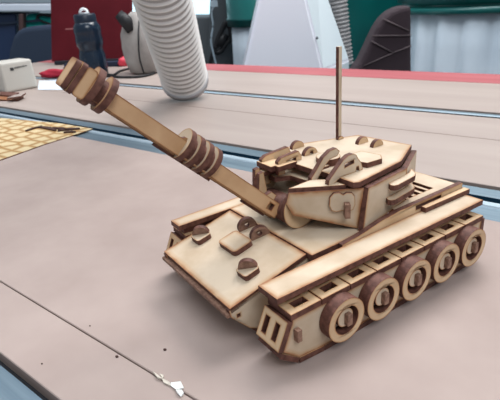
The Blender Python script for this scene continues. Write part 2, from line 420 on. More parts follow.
# antenna
ant = (-114.8, -88.0)
bm = new_bm(); add_box(bm, ant[0]-1.3, ant[0]+1.3, ant[1]-1.3, ant[1]+1.3, 58.8, 121.0)
for v in bm.verts: v.co -= OFF*MM
for f in bm.faces:
    n = f.normal if f.normal.length else None
bm.normal_update()
for f in bm.faces:
    f.material_index = 1 if abs(f.normal.x) > .5 else 0
link('antenna', bm, [M['ply'], M['burnt']], tur)
halfdisc(-114.6, -85.6, 2.6, 2.0, name='antenna_foot')
# --- gun
S0 = V((-39, -63, 44.)); E0 = V((52, -73, 130.2)); gd = (E0-S0).normalized()
gs = gd.cross(Z).normalized()*-1            # to the gun's left (+y)
if gs.y < 0: gs = -gs
gu = gs.cross(gd)
if gu.z < 0: gu = -gu
gun = empty('gun_barrel', (0, 0, 0), 0, tank)
def along(name, prof, off, T, holes=(), sc=1.0, m=None):
    """plate parallel to the barrel's vertical plane; profile (s along, t up); outer face at offset off to the left"""
    # U x W must be +gs : U=-gd, W=gu ?
    U = -gd if (-gd).cross(gu).dot(gs) > 0 else gd
    sg = -1 if U.dot(gd) < 0 else 1
    return tp(name, [(sg*a, b) for a, b in prof], T, S0+gs*off, U, gu, [[(sg*a, b) for a, b in h] for h in holes], sc, m or M['ply_toast'], gun)
def across(name, out, s, T, holes=(), sc=1.0, m=None):
    """plate square to the barrel; outline (t left, u up); front face at distance s along"""
    U = gs if gs.cross(gu).dot(gd) > 0 else -gs
    sg = 1 if U.dot(gs) > 0 else -1
    return tp(name, [(sg*a, b) for a, b in out], T, S0+gd*s, U, gu, [[(sg*a, b) for a, b in h] for h in holes], sc, m or M['ply_toast'], gun)
tube_prof = [(-2, -4.2), (-2, 4.2), (120, 4.0), (120, -4.0)]
along('barrel_side', tube_prof, 4.5, 3, [[(3.0, -1.6), (6.6, -1.6), (6.6, 2.0), (3.0, 2.0)]], 1.0)
along('barrel_core', [(-2, -5.3), (-2, 4.2), (119, 3.9), (119, -5.0)], 1.5, 3, m=M['ply_toast'])
along('barrel_side', tube_prof, -1.5, 3, (), 1.0)
for i in range(4):
    s = 67.6-i*5.7
    sq = [(-4.7, -4.7), (4.7, -4.7), (4.7, 4.7), (-4.7, 4.7)]
    across('barrel_ring', circle(0, 1.9, 8.3, 36), s, 2.9, (), 1.2, M['ply'])
    if i < 3: across('ring_spacer', circle(0, 1.2, 6.2, 28), s-3.1, 2.6, (), .5)
along('ring_key', [(72.5, 1.6), (68.6, 5.4), (67.6, 5.4), (67.6, -1), (72.5, -1)], 3.6, 2.6)
along('barrel_key', [(79, -6.4), (44, -6.4), (44, -4.0), (79, -4.0)], 1.3, 2.6, sc=.5, m=M['burnt'])
along('barrel_key', [(20, -6.6), (3, -6.6), (3, -4.0), (20, -4.0)], 1.3, 2.6, sc=.5, m=M['burnt'])
# muzzle brake
across('brake_ring', circle(0, .8, 8.4, 36), 110.8, 3.1, (), 1.2)
across('ring_spacer', circle(0, .2, 6.0, 28), 114.2, 3.6, (), .8)
across('brake_ring', circle(0, .8, 8.7, 36), 117.4, 3.2, (), 1.2)
ck = rrect(117.4, -6.4, 122.4, 7.0, 1.6)
along('brake_cheek', ck, 7.2, 3, (), 1.0)
along('brake_cheek', ck, -4.2, 3, (), 1.0)
across('muzzle_plate', rrect(-7.0, -6.4, 7.0, 6.8, 2.2), 127.2, 2.2, (), 1.6)
along('gun_key', [(3, 3.8), (3.6, 7.2), (7.6, 7.2), (9.5, 3.8)], 1.6, 3, sc=.7, m=M['ply_warm'])
across('muzzle_plate', rrect(-7.6, -6.8, 7.6, 7.2, 2.2), 124.6, 2.2, (), 1.2)
# rotor drum that carries the gun
for yy, T in ((-48.8, 2.4),):
    bm = new_bm(); add_plate(bm, [(-a, b) for a, b in circle(-48.2, 46.0, 12.0, 44)], T, V((0, yy, 0))-OFF, -X, Z, (), 1.0)
    link('gun_rotor', bm, [M['ply_warm'], M['burnt']], gun)
bm = new_bm(); tube(bm, [V((-46.6, -54.5, 42.4))-OFF, V((-46.6, -76, 42.4))-OFF], 7.6, 32)
link('rotor_core', bm, M['burnt'], gun)

# ------------------------------------------------------------------ WORKBENCH
bench = empty('machine_table', (.5, -.25, -.76)); 
tag(bench, 'large flat machine table of beige boards with aluminium slot rails and red far edge', 'table')
BO = V((500, -250, -760))
XL, XR = -480.0, 1440.0
def slab(name, y0, y1, z0, z1, m, x0=XL, x1=XR, bev=.4):
    bm = new_bm(); add_box(bm, x0, x1, y0, y1, z0, z1)
    if bev: bevel_all(bm, bev*MM, 1)
    for v in bm.verts: v.co -= BO*MM
    return link(name, bm, m, bench)
slab('top_board', 38.4, 72, -12, 0, M['mdf'])
slab('top_board', -198.5, 37.6, -12, 0, M['mdf'])
slab('top_board', -392.3, -263.5, -12, 0, M['mdf_far'])
slab('top_board', -482, -393.9, -12, 0, M['mdf_far'])
slab('top_board', -696.5, -510.5, -12, 0, M['mdf_far'])
slab('red_edge_board', -778, -697, -12, .4, M['red_paint'])
slab('top_board', 118, 300, -12, 0, M['mdf'])
def rail(name, prof):
    """extruded along x; prof = list of (y, z, material) bands across the top, closed below"""
    bm = new_bm()
    for x in (XL, XR): pass
    top = []
    for y, z, mi in prof: top.append((y, z, mi))
    rows = [[bm.verts.new((V((x, y, z))-BO)*MM) for y, z, _ in top] for x in (XL, XR)]
    for i in range(len(top)-1):
        f = bm.faces.new((rows[0][i], rows[0][i+1], rows[1][i+1], rows[1][i])); f.material_index = top[i][2]
    y0, y1 = top[0][0], top[-1][0]
    lo = [[bm.verts.new((V((x, y, -14))-BO)*MM) for y in (y0, y1)] for x in (XL, XR)]
    bm.faces.new((rows[0][0], rows[1][0], lo[1][0], lo[0][0])); bm.faces.new((rows[0][-1], rows[1][-1], lo[1][1], lo[0][1]))
    bm.faces.new((lo[0][0], lo[0][1], lo[1][1], lo[1][0]))
    for k_ in (0, 1): bm.faces.new([rows[k_][i] for i in range(len(top))]+[lo[k_][1], lo[k_][0]])
    bmesh.ops.recalc_face_normals(bm, faces=bm.faces)
    return link(name, bm, [M['alu'], M['alu_bright'], M['alu_dark'], M['gap']], bench)
rail('slot_rail', [(-198.6, -6, 3), (-201, -6, 3), (-201.2, -1.5, 0), (-223, -1.5, 1), (-224, -.3, 1), (-230.5, -.3, 2), (-231, -9, 2), (-240, -9, 2), (-240.5, -.8, 0), (-257.5, -.8, 3), (-258, -8, 3), (-263.4, -8, 3)])
rail('slot_rail', [(-482.2, -8, 3), (-489.5, -8, 3), (-489.7, -.6, 1), (-497, -.6, 0), (-502.5, -.6, 3), (-503, -8, 3), (-510.4, -8, 3)])
rail('slot_rail', [(117.8, -6, 3), (114, -6, 3), (113.8, -1.5, 0), (99, -1.5, 2), (98.8, -4, 2), (96, -4, 2), (95.8, -1.5, 0), (76, -1.5, 3), (75.8, -7, 3), (72.2, -7, 3)])
slab('frame_beam', -770, 290, -90, -15, M['frame_grey'], XL+20, XL+100)
slab('frame_beam', -770, 290, -90, -15, M['frame_grey'], XR-100, XR-20)
slab('frame_beam', -770, -700, -90, -15, M['frame_grey'], XL+100, XR-100)
slab('frame_beam', 220, 290, -90, -15, M['frame_grey'], XL+100, XR-100)
for x in (XL+25, XR-95):
    for y in (-765, 215): slab('leg', y, y+70, -760, -90, M['frame_grey'], x, x+70)

# ------------------------------------------------------------------ small things on the table
def lines_obj(): pass
# burnt test sheet with scale pattern
sheet_m = mat('laser_engraved_sheet', (.6, .45, .22), .6)
nt = sheet_m.node_tree; N = nt.nodes; Lk = nt.links
tc = N.new('ShaderNodeTexCoord'); mp = N.new('ShaderNodeMapping'); mp.inputs['Scale'].default_value = (38, 52, 38)
vo = N.new('ShaderNodeTexVoronoi'); vo.feature = 'DISTANCE_TO_EDGE'; vo.inputs['Randomness'].default_value = .35; vo.inputs['Scale'].default_value = 1
cr = N.new('ShaderNodeValToRGB'); cr.color_ramp.elements[0].position = .03; cr.color_ramp.elements[0].color = (.33, .17, .05, 1)
cr.color_ramp.elements[1].position = .22; cr.color_ramp.elements[1].color = (.58, .46, .27, 1)
Lk.new(tc.outputs['Object'], mp.inputs['Vector']); Lk.new(mp.outputs['Vector'], vo.inputs['Vector'])
Lk.new(vo.outputs['Distance'], cr.inputs['Fac']); Lk.new(cr.outputs['Color'], N['Principled BSDF'].inputs['Base Color'])
def poly_slab(name, pts, z0, z1, m, origin=None, edge=None, parent=None):
    """flat piece on the table from world points (mm)"""
    o = origin or V((sum(p[0] for p in pts)/len(pts), sum(p[1] for p in pts)/len(pts), z0))
    bm = new_bm(); add_plate(bm, [(p[0], p[1]) for p in pts], z1-z0, V((0, 0, z1))-V((o.x, o.y, z0)), X, Y, (), 0)
    return link(name, bm, [m, edge or m], parent, loc=o*MM)
c = [tab(0, 160, 0), tab(34, 148, 0), tab(66, 137.5, 0), tab(90, 130, 0), tab(84, 127.5, 0), tab(40, 122, 0), tab(0, 119, 0)]
sh = poly_slab('engraved_sheet', [(430, -95), (472, -190), (470, -224), (484, -228), (700, -206), (720, -95), (560, -70)] and
               [tuple(tab(0, 161).xy), tuple(tab(45, 145).xy), (478, -194), tuple(tab(93, 129.5).xy), tuple(tab(60, 124).xy), tuple(tab(0, 118.5).xy), (760, -205), (700, -60)], .15, 1.2, sheet_m, edge=M['burnt'])
tag(sh, 'thin amber sheet engraved with a scale pattern lying over the near rail', 'wooden sheet')
burn = mat('charred_scraps', (.05, .02, .015), .8)
def sliver(pts, z=1.4, w=4, name='charred_sliver'):
    a, b = tab(*pts[0], z), tab(*pts[1], z)
    d = (b-a); n = V((-d.y, d.x, 0)).normalized()*w/2; mid = a+d*.5+n*.8
    return poly_slab(name, [tuple((a+n*.6).xy), tuple((mid+n).xy), tuple((b+n*.3).xy), tuple((b-n*.5).xy), tuple((mid-n).xy), tuple((a-n*.4).xy)], 1.25, 3.2, burn)
for i, (a, b, w) in enumerate((((26, 131.5), (42, 126.5), 5), ((38, 127.5), (56, 131), 8), ((52, 128.5), (68, 130.5), 7), ((58, 131.5), (80, 129), 9), ((64, 133), (76, 132.5), 6))):
    o = sliver((a, b), w=w)
    tag(o, ['thin charred wood sliver at the left tip of the dark pile on the engraved sheet',
            'bent charred sliver in the middle of the amber sheet, left of the pile',
            'short charred sliver lying across the centre of the dark pile',
            'longest charred sliver at the right tip of the pile on the amber sheet',
            'small charred sliver nearest the camera in the pile on the sheet'][i], 'wood scrap', 'charred slivers on the engraved sheet')
# white power adapter box
plw = mat('white_plastic', (.50, .475, .43), .5)
def wbox(name, pts_bottom, h, m, bev=3.0, top_in=0.0, rise=None):
    bm = new_bm(); o = V((sum(p[0] for p in pts_bottom)/4, sum(p[1] for p in pts_bottom)/4, 0))
    lo = [bm.verts.new((V((p[0], p[1], .2))-o)*MM) for p in pts_bottom]
    hi = [bm.verts.new((V((p[0]+(o.x-p[0])*top_in, p[1]+(o.y-p[1])*top_in, h))-o)*MM) for p in pts_bottom]
    bm.faces.new(lo[::-1]); bm.faces.new(hi)
    for i in range(4): bm.faces.new((lo[i], lo[(i+1) % 4], hi[(i+1) % 4], hi[i]))
    bevel_all(bm, bev*MM, 3)
    return link(name, bm, m, None, loc=o*MM), o
A_, B_ = tab(6, 93.5), tab(39, 87.5)
dirn = (B_-A_).normalized(); perp = V((dirn.y, -dirn.x, 0))
if perp.dot(FB) < 0: perp = -perp
A2, B2 = A_-dirn*95, B_
hbox = (B_-CAM).dot(fwd)/F_PX*28
bx, bo = wbox('adapter_box', [tuple(p.xy) for p in (A_, B_, B_+perp*62, A_+perp*62)], hbox, plw, 5, .03)
tag(bx, 'white rounded plastic box with tiny dark print at the left edge of the table', 'box')
# dark print on the face towards the camera: small mark and a line of letters
prm = mat('dark_print', (.03, .03, .03), .6)
bm = new_bm()
for (a0, a1, b0, b1) in ((.30, .40, .70, .80), (.43, .47, .75, .80), (.49, .53, .75, .81), (.55, .60, .76, .81), (.62, .65, .76, .80), (.67, .72, .77, .82), (.74, .80, .78, .81)):
    Lb = (B_-A_).length
    vs = [bm.verts.new(((A_+dirn*(Lb*a)+Z*(hbox*b)-perp*(.4 if b else 0)+perp*(hbox*b*.01))-bo)*MM) for a, b in ((a0, b0), (a1, b0), (a1, b1), (a0, b1))]
    bm.faces.new(vs)
ex = bmesh.ops.extrude_face_region(bm, geom=list(bm.faces))
for v in [g for g in ex['geom'] if isinstance(g, bmesh.types.BMVert)]: v.co += perp*(1.4*MM)
bmesh.ops.recalc_face_normals(bm, faces=bm.faces)
link('printed_mark', bm, prm, bx)
# ply offcuts in front of the box
oc = [((-6, 101), (0, 97), (24, 98), (18, 101.5)), ((0, 97.5), (2, 94.5), (20, 95.5), (13, 99)), ((8, 103), (16, 99.5), (27, 97.5), (22, 101))]
for i, q in enumerate(oc):
    o = poly_slab('plywood_offcut', [tuple(tab(*a).xy) for a in q], .1+i*3.2, 3.1+i*3.2, [M['ply_warm'], M['burnt'], M['mdf_far']][i] if i != 1 else M['burnt'], edge=M['burnt'])
    tag(o, ['flat pale plywood offcut lying lowest in front of the white box', 'dark reddish offcut tucked against the white box',
            'slim offcut resting on top of the others by the white box'][i], 'wood offcut', 'plywood offcuts by the white box')
# hose
hA = V((503, -441, 0)); hd = (V((414, -333, 156))-V((504, -446, 7))).normalized()
HR = 40.0
bm = new_bm(); pts = []; rr = []
n_ribs = 48; pitch = 10.9
a = hd.cross(Z).normalized(); 
h0 = hA+Z*(HR*math.sqrt(max(0, 1-hd.z**2))+1)+hd*0
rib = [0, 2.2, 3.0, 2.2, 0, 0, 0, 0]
for i in range(n_ribs*8+1):
    s = 10+i*pitch/8; pts.append(h0+hd*s); rr.append(HR-3+rib[i % 8])
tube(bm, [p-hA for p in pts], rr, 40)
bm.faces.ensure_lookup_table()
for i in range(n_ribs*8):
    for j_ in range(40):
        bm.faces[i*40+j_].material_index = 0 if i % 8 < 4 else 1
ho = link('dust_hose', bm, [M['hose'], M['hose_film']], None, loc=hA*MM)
tag(ho, 'thick white ribbed extraction hose slanting down onto the table', 'hose')
bm = new_bm(); tube(bm, [h0+hd*-0-hA, h0+hd*13-hA], [HR+.6, HR+.6], 40); link('hose_cuff', bm, M['hose_cuff'], ho)

# bottle
def lathe(bm, prof, n=32, mi=0, k=MM, cap=True):
    rings = [[bm.verts.new((V((r*math.cos(t), r*math.sin(t), z)))*k) for t in [2*math.pi*j/n for j in range(n)]] for r, z in prof]
    for A, B in zip(rings, rings[1:]):
        for j in range(n):
            f = bm.faces.new((A[j], A[(j+1) % n], B[(j+1) % n], B[j])); f.smooth = True; f.material_index = mi
    if cap:
        bm.faces.new(rings[0][::-1]); bm.faces.new(rings[-1])
    bmesh.ops.recalc_face_normals(bm, faces=bm.faces)
bot_m = mat('smoky_blue_plastic', (.006, .016, .034), .2, 0, .5)
bot_m.node_tree.nodes['Principled BSDF'].inputs['Transmission Weight'].default_value = .1
capm = mat('black_cap', (.008, .015, .03), .35)
bm = new_bm(); lathe(bm, [(30, 0), (35, 3), (36, 12), (36, 52), (33, 60), (32, 70), (36, 78), (37, 92), (35, 104), (36.5, 110), (36, 122), (31, 131), (28, 134)])
bl = link('water_bottle', bm, bot_m, None, loc=(.940, -.566, .0)); bl.scale = (.86, .86, .92)
tag(bl, 'dark blue translucent water bottle with black cap and white loop', 'bottle')
bm = new_bm(); lathe(bm, [(29, 128), (29.5, 132), (29.5, 150), (27, 153), (14, 154)]); link('bottle_cap', bm, capm, bl)
bm = new_bm()
ptsl = [V((math.cos(t)*11, 0, 154+math.sin(t)*11)) for t in [math.pi*i/10 for i in range(11)]]
rotb = Matrix.Rotation(BGYAW, 3, 'Z')
tube(bm, [rotb @ p for p in ptsl], 3.2, 8); 
add_box(bm, -13, 13, -8, 8, 153, 157)
link('cap_loop', bm, mat('white_loop', (.8, .83, .85), .4), bl)

# laptop with its red lid towards us
lidm = mat('red_lid', (.14, .008, .014), .5, 0, .2)
noise_mix(lidm, (.075, .002, .006), (.095, .004, .009), 10)
dk = mat('dark_plastic', (.012, .014, .02), .5)
LM0 = (tab(50, 65.5)+tab(134, 62))*.5; Wl = 41.5/F_PX*(LM0-CAM).dot(fwd)
LA, LB = tab(53, 65), tab(133, 62)
lm = (LA+LB)*.5; ld = (LB-LA).normalized(); ln_ = V((-ld.y, ld.x, 0))
if ln_.dot(FB) < 0: ln_ = -ln_
lap = empty('laptop', lm*MM); tag(lap, 'open laptop standing with its dark red lid towards the camera', 'laptop')
W2 = (LB-LA).length/2
bm = new_bm()
for s_ in (1,):
    def fl_(x, y, z): return ld*x+ln_*y+Z*z
    add_box(bm, -W2, W2, 6, 215, 2, 9, f=fl_)
bevel_all(bm, 3*MM, 2); link('keyboard_base', bm, dk, lap)
bm = new_bm()
def fl2(x, y, z): return ld*x+ln_*(y+z*.34)+Z*z
add_box(bm, -W2, W2, -7, 0, 10, 250, f=fl2); bevel_all(bm, 2.5*MM, 2); link('lid', bm, lidm, lap)
bm = new_bm(); add_box(bm, -W2+12, W2-12, -9, 4, 0.5, 12, f=fl_); bevel_all(bm, 3*MM, 2); link('hinge_bar', bm, dk, lap)
bm = new_bm(); add_box(bm, -W2*.62, -W2*.38, -7.6, -7, 96, 100, f=fl2); link('lid_emblem', bm, mat('dull_print', (.25, .08, .08), .5), lap)
# red cloth, red plug, cable, paper
def blob(name, c, sx, sy, sz, m, rz=0, n=2, j=.18, seed=1, parent=None):
    bm = new_bm(); bmesh.ops.create_icosphere(bm, subdivisions=3, radius=1)
    rnd = random.Random(seed); ph = [rnd.uniform(0, 6) for _ in range(6)]
    for v in bm.verts:
        k_ = 1+j*(math.sin(3*v.co.x+ph[0])*math.sin(4*v.co.y+ph[1])+.5*math.sin(7*v.co.z+ph[2]+3*v.co.x))
        p_ = v.co*k_; v.co = V((p_.x*sx, p_.y*sy, max(p_.z, -.55)*sz))*MM
    R_ = Matrix.Rotation(rz, 4, 'Z'); bmesh.ops.transform(bm, matrix=R_, verts=bm.verts)
    zmin = min(v.co.z for v in bm.verts)
    for v in bm.verts: v.co.z -= zmin
    return link(name, bm, m, parent, True, loc=(c[0]*MM, c[1]*MM, c[2]*MM))
redc = mat('red_fabric', (.42, .015, .04), .7)
p_ = tab(55, 77.5); o = blob('red_cloth', (p_.x, p_.y, 2), 34, 14, 12, redc, BGYAW, seed=3); tag(o, 'small crumpled red cloth beside the white box and the paper', 'cloth')
p_ = tab(125, 66); o = blob('red_plug', (p_.x, p_.y, .5), 17, 12, 16, mat('red_plastic', (.65, .05, .08), .4), BGYAW, seed=5, j=.1); tag(o, 'bright red plug lying between the laptop and the beige bag', 'plug')
pap = poly_slab('paper_sheet', [tuple(tab(*q).xy) for q in ((38, 90), (39, 81), (64, 80), (74, 90))], .2, .8, mat('paper_white', (.66, .72, .78), .6))
tag(pap, 'white sheet of paper behind the muzzle next to the white box', 'paper')
blk = mat('black_cable', (.012, .012, .014), .5)
def curve_pts(P, n=8):
    out = []
    for i in range(len(P)-1):
        p0, p1, p2, p3 = P[max(i-1, 0)], P[i], P[i+1], P[min(i+2, len(P)-1)]
        for k_ in range(n):
            t = k_/n
            out.append(.5*((2*p1)+(-p0+p2)*t+(2*p0-5*p1+4*p2-p3)*t*t+(-p0+3*p1-3*p2+p3)*t**3))
    out.append(P[-1]); return out
pts = [tab(u, v, 3) for u, v in ((64, 68), (80, 72), (100, 75), (118, 77), (140, 76.5), (154, 73), (150, 69), (134, 68), (120, 71), (112, 75), (96, 71), (70, 70))]
o0 = pts[3]; bm = new_bm(); tube(bm, [p-V((o0.x, o0.y, 0)) for p in curve_pts(pts)], 2.6, 8)
o = link('black_cable', bm, blk, None, loc=(o0.x*MM, o0.y*MM, 0)); tag(o, 'thin black cable looped on the table beside the hose', 'cable')
# black power strip in front of the laptop
a_, b_ = tab(66, 68.5), tab(120, 66); d_ = (b_-a_).normalized(); n_ = V((-d_.y, d_.x, 0)); 
bm = new_bm(); add_box(bm, 0, (b_-a_).length, -9, 9, .3, 14, f=lambda x, y, z: d_*x+n_*y+Z*z); bevel_all(bm, 3*MM, 2)
o = link('pen_case', bm, mat('navy_case', (.012, .02, .045), .6), None, loc=a_*MM+V((0, 0, 0))); tag(o, 'long narrow navy case lying in front of the red laptop lid', 'case')
# beige bag with a black cap, partly behind the hose
bagm = mat('beige_cloth', (.42, .38, .34), .9)
noise_mix(bagm, (.26, .235, .22), (.36, .33, .31), 25)
pb = tab(149, 72); bm = new_bm()
prof = [(34, 0), (45, 6), (51, 30), (52, 62), (50, 90), (42, 112), (32, 128), (20, 138)]
lathe(bm, prof, 36)
for v in bm.verts:
    t = math.atan2(v.co.y, v.co.x); v.co.x *= 1+.05*math.sin(5*t+v.co.z*40); v.co.y *= 1+.05*math.cos(4*t+v.co.z*30)
bag = link('cloth_bag', bm, bagm, None, loc=(pb.x*MM, pb.y*MM, 0)); tag(bag, 'slumped beige cloth bag with a black stopper standing behind the hose', 'bag')
bm = new_bm(); q0 = -RB*36-FB*34+Z*132; tube(bm, [q0-RB*6+Z*4, q0+RB*8-Z*12, q0+RB*18-Z*34], [11, 15, 12], 16); link('bag_stopper', bm, blk, bag)
bm = new_bm(); w0 = -FB*54+RB*2; tube(bm, curve_pts([w0+V((0, 0, 118))+FB*16, w0+V((0, 0, 80))-RB*4-FB*3, w0+V((0, 0, 40))-RB*8-FB*3, w0+V((0, 0, 6))-RB*4]), 1.8, 8); link('bag_cord', bm, blk, bag)
# white shavings and specks near the seam
chm = mat('white_chip', (.82, .84, .82), .6)
M['chip_pale'] = mat('pale_flake', (.62, .56, .48), .7)
chips = [((171, 384), (181, 384), (184, 389), (176, 391), (171, 387)), ((176, 391), (182, 391), (184, 395), (181, 398), (177, 394)), ((162, 379), (170, 384), (171, 387), (164, 384)), ((153, 373), (158, 376), (163, 381), (158, 380)), ((160, 376), (164, 377), (163, 380))]
cl = ['largest white wood chip lying on the near seam of the table', 'pointed white chip just below the largest one by the seam', 'thin pale flake left of the largest chip by the seam', 'outermost pale flake farthest left of the large chip', 'tiny flake between the two pale flakes by the seam']
for i, q in enumerate(chips):
    bm = new_bm(); P = [tab(*a) for a in q]; c0 = sum(P, V())/len(P)
    rnd = random.Random(i)
    add_plate(bm, [((p-c0).x, (p-c0).y) for p in P], .5, (0, 0, .9), X, Y, (), 0)
    for v in bm.verts:
        if rnd.random() < .4: v.co.z += rnd.uniform(.0002, .0012)
    o = link('wood_chip', bm, chm if i < 2 else M['chip_pale'], None, loc=c0*MM); tag(o, cl[i], 'wood chip', 'chips by the near seam')
for i, (u, v, r) in enumerate(((90, 326, .45), (117, 357, .8), (165, 350, .8), (42, 364, .5))):
    p_ = tab(u, v); bm = new_bm(); bmesh.ops.create_icosphere(bm, subdivisions=1, radius=r*MM)
    for w in bm.verts: w.co.x *= 1.4; w.co.z *= .5
    o = link('dark_crumb', bm, burn, None, loc=(p_.x*MM, p_.y*MM, r*.4*MM))
    tag(o, ['tiny dark crumb beside the seam, farthest from the camera', 'dark crumb on the near side of the seam', 'dark crumb beyond the seam closest to the tank front', 'faint crumb near the board edge at the lower left'][i], 'crumb', 'dark crumbs on the near boards')

# ------------------------------------------------------------------ BACKGROUND (room frame: across, away, up)
def bgobj(name, bm, m, parent=None, smooth=False):
    o = link(name, bm, m, parent, smooth)
    if parent is None: o.matrix_world = BG
    return o
def bg_empty(name, r, f):
    o = bpy.data.objects.new(name, None); COL.objects.link(o); o.matrix_world = BG @ Matrix.Translation((r*MM, f*MM, -.76)); return o
def prism(name, pix, f, depth, m, parent=None, extra=None, bev=6, origin=None):
    """solid standing at distance f whose front outline is given by places on the photo; depth away from us"""
    P = [q if isinstance(q, V) else bgp(q[0], q[1], f) for q in pix]
    if extra: P += extra
    if origin is None:
        origin = V((sum(p.x for p in P)/len(P), f, min(p.z for p in P)))
    bm = new_bm(); add_plate(bm, [(p.x-origin.x, p.z) for p in P], depth, (0, f-origin.y, -origin.z), X, Z, (), 0)
    bmesh.ops.remove_doubles(bm, verts=bm.verts, dist=1e-6)
    bmesh.ops.dissolve_limit(bm, angle_limit=.01, verts=bm.verts, edges=bm.edges)
    if bev: bevel_all(bm, bev*MM, 2)
    o = link(name, bm, m, parent)
    if parent is None: o.matrix_world = BG @ Matrix.Translation(origin*MM)
    else: o.location = (origin-parent['_o'] if False else origin)*MM
    return o
teal = mat('teal_paint', (.0, .085, .08), .3, 0, .5)
noise_mix(teal, (.0, .075, .072), (.0, .10, .092), 6)
whitec = mat('white_filter_cloth', (.50, .60, .68), .9)
noise_mix(whitec, (.62, .71, .80), (.76, .84, .92), 4)
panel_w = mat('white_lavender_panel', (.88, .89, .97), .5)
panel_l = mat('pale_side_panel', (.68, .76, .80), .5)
navy = mat('navy_panel', (.012, .028, .075), .5)
navy2 = mat('navy_fabric', (.022, .035, .062), .9)
greyp = mat('dark_grey_panel', (.075, .085, .095), .6)
def low(u, f): p = bgp(u, 60, f); return V((p.x, f, -760))
def col_prism(name, pix, f, depth, m, cat_label=None, cat=None, group=None, bev=6, bl=None, br=None):
    """prism that goes on down to the floor: pix lists its upper outline from lower left, over the top, to lower right"""
    P = [bgp(u, v, f) for u, v in pix]
    P = [V((P[0].x+(bl or 0), f, -760))]+P+[V((P[-1].x+(br or 0), f, -760))]
    o = V((sum(p.x for p in P)/len(P), f, -760))
    bm = new_bm(); add_plate(bm, [(p.x-o.x, p.z-o.z) for p in P], depth, (0, 0, 0), X, Z, (), 0)
    bmesh.ops.remove_doubles(bm, verts=bm.verts, dist=1e-6)
    bmesh.ops.dissolve_limit(bm, angle_limit=.01, verts=bm.verts, edges=bm.edges)
    if bev: bevel_all(bm, bev*MM, 2)
    ob = link(name, bm, m); ob.matrix_world = BG @ Matrix.Translation(o*MM)
    if cat: tag(ob, cat_label, cat, group)
    return ob
def pleated(bm, cx, cy, R_, z0, z1, n=120, folds=17, amp=9, seed=2, taper=0):
    rnd = random.Random(seed); ph = [rnd.uniform(0, 6) for _ in range(4)]
    rings = []
    for k_ in range(9):
        z = z1+(z0-z1)*k_/8; ring = []
        for j in range(n):
            t = 2*math.pi*j/n
            a = amp*(.5+.5*min(1, k_/3))*(math.sin(folds*t+ph[0]+.3*math.sin(3*t))+.5*math.sin(folds*2.3*t+ph[1]+k_*.2))
            r = R_+a-6+taper*k_/8+8*math.sin(k_/8*math.pi)
            ring.append(bm.verts.new(V((cx+r*math.cos(t), cy+r*math.sin(t), z))*MM))
        rings.append(ring)
    for A, B in zip(rings, rings[1:]):
        for j in range(n):
            f = bm.faces.new((A[j], A[(j+1) % n], B[(j+1) % n], B[j])); f.smooth = True
    bm.faces.new(rings[0]); bm.faces.new(rings[-1]); bmesh.ops.recalc_face_normals(bm, faces=bm.faces)
# right dust collector: teal ring, pleated bag below
f = 1330
pl, pr = bgp(407, 14, f+150), bgp(500, 14, f)
R1 = 330; cxr = bgp(410, 14, 1600).x+R1; 
zr = bgp(455, 17, f).z
dc = bg_empty('dust_collector', cxr, f+R1)
tag(dc, 'teal-rimmed dust collector with pleated white bag at the right edge', 'dust collector')
bm = new_bm(); pleated(bm, 0, 0, R1-14, 12, 760+zr, amp=13, folds=21); link('filter_bag', bm, whitec, dc)
bm = new_bm(); lathe(bm, [(R1+6, 760+zr-2), (R1+10, 760+zr+2), (R1+10, 760+zr+14), (R1-8, 760+zr+18), (R1-8, 760+zr+26), (R1+6, 760+zr+30), (R1+8, 760+zr+75), (R1-20, 760+zr+420), (R1-60, 760+zr+440)], 64); link('teal_drum', bm, teal, dc)
# left collector
f2 = 1700; pL, pR = bgp(228, 27, f2), bgp(290, 27, f2)
R2 = 210; cxl = bgp(228, 24, f2+R2).x+R2; zl = bgp(245, 28, f2).z
dc2 = bg_empty('dust_collector', cxl, f2+R2)
tag(dc2, 'dust collector with teal drum and white bag behind the pale hopper', 'dust collector')
bm = new_bm(); pleated(bm, 0, 0, R2-8, 12, 760+zl, amp=3, folds=11, seed=5); link('filter_bag', bm, whitec, dc2)
bm = new_bm(); lathe(bm, [(R2+2, 760+zl-2), (R2+3, 760+zl+18), (R2+5, 760+zl+20), (R2+5, 760+zl+24), (R2+1, 760+zl+27), (R2+1, 760+zl+380), (R2-50, 760+zl+400)], 64); link('teal_drum', bm, teal, dc2)
# teal body between, with its quilted panel in front
tb = col_prism('teal_cabinet', [(340, 68), (343, -60), (425, -60), (425, 68)], 2200, 220, teal, 'teal painted cabinet standing behind the quilted seat back', 'cabinet')
quilt = mat('quilted_dark_fabric', (.035, .022, .028), .85)
sp_ = [(355, 69), (360, 64), (366, 52), (372, 39), (378, 27), (384, 18), (392, 11), (401, 7), (412, 5), (412, 69)]
f3 = 1300
P = [bgp(u, v, f3) for u, v in sp_]
P = [V((P[0].x-60, f3, P[0].z-170))]+P+[V((P[-1].x+20, f3, P[-1].z-170))]
org = V((P[4].x, f3, -760))
bm = new_bm(); add_plate(bm, [(p.x-org.x, p.z-org.z) for p in P], 70, (0, 0, 0), X, Z, (), 0)
bmesh.ops.remove_doubles(bm, verts=bm.verts, dist=1e-6); bmesh.ops.dissolve_limit(bm, angle_limit=.01, verts=bm.verts, edges=bm.edges); bevel_all(bm, 12*MM, 3)
seat = link('seat_back', bm, quilt); seat.matrix_world = BG @ Matrix.Translation(org*MM)
tag(seat, 'dark brown quilted seat back with rounded corner beyond the red table edge', 'seat')
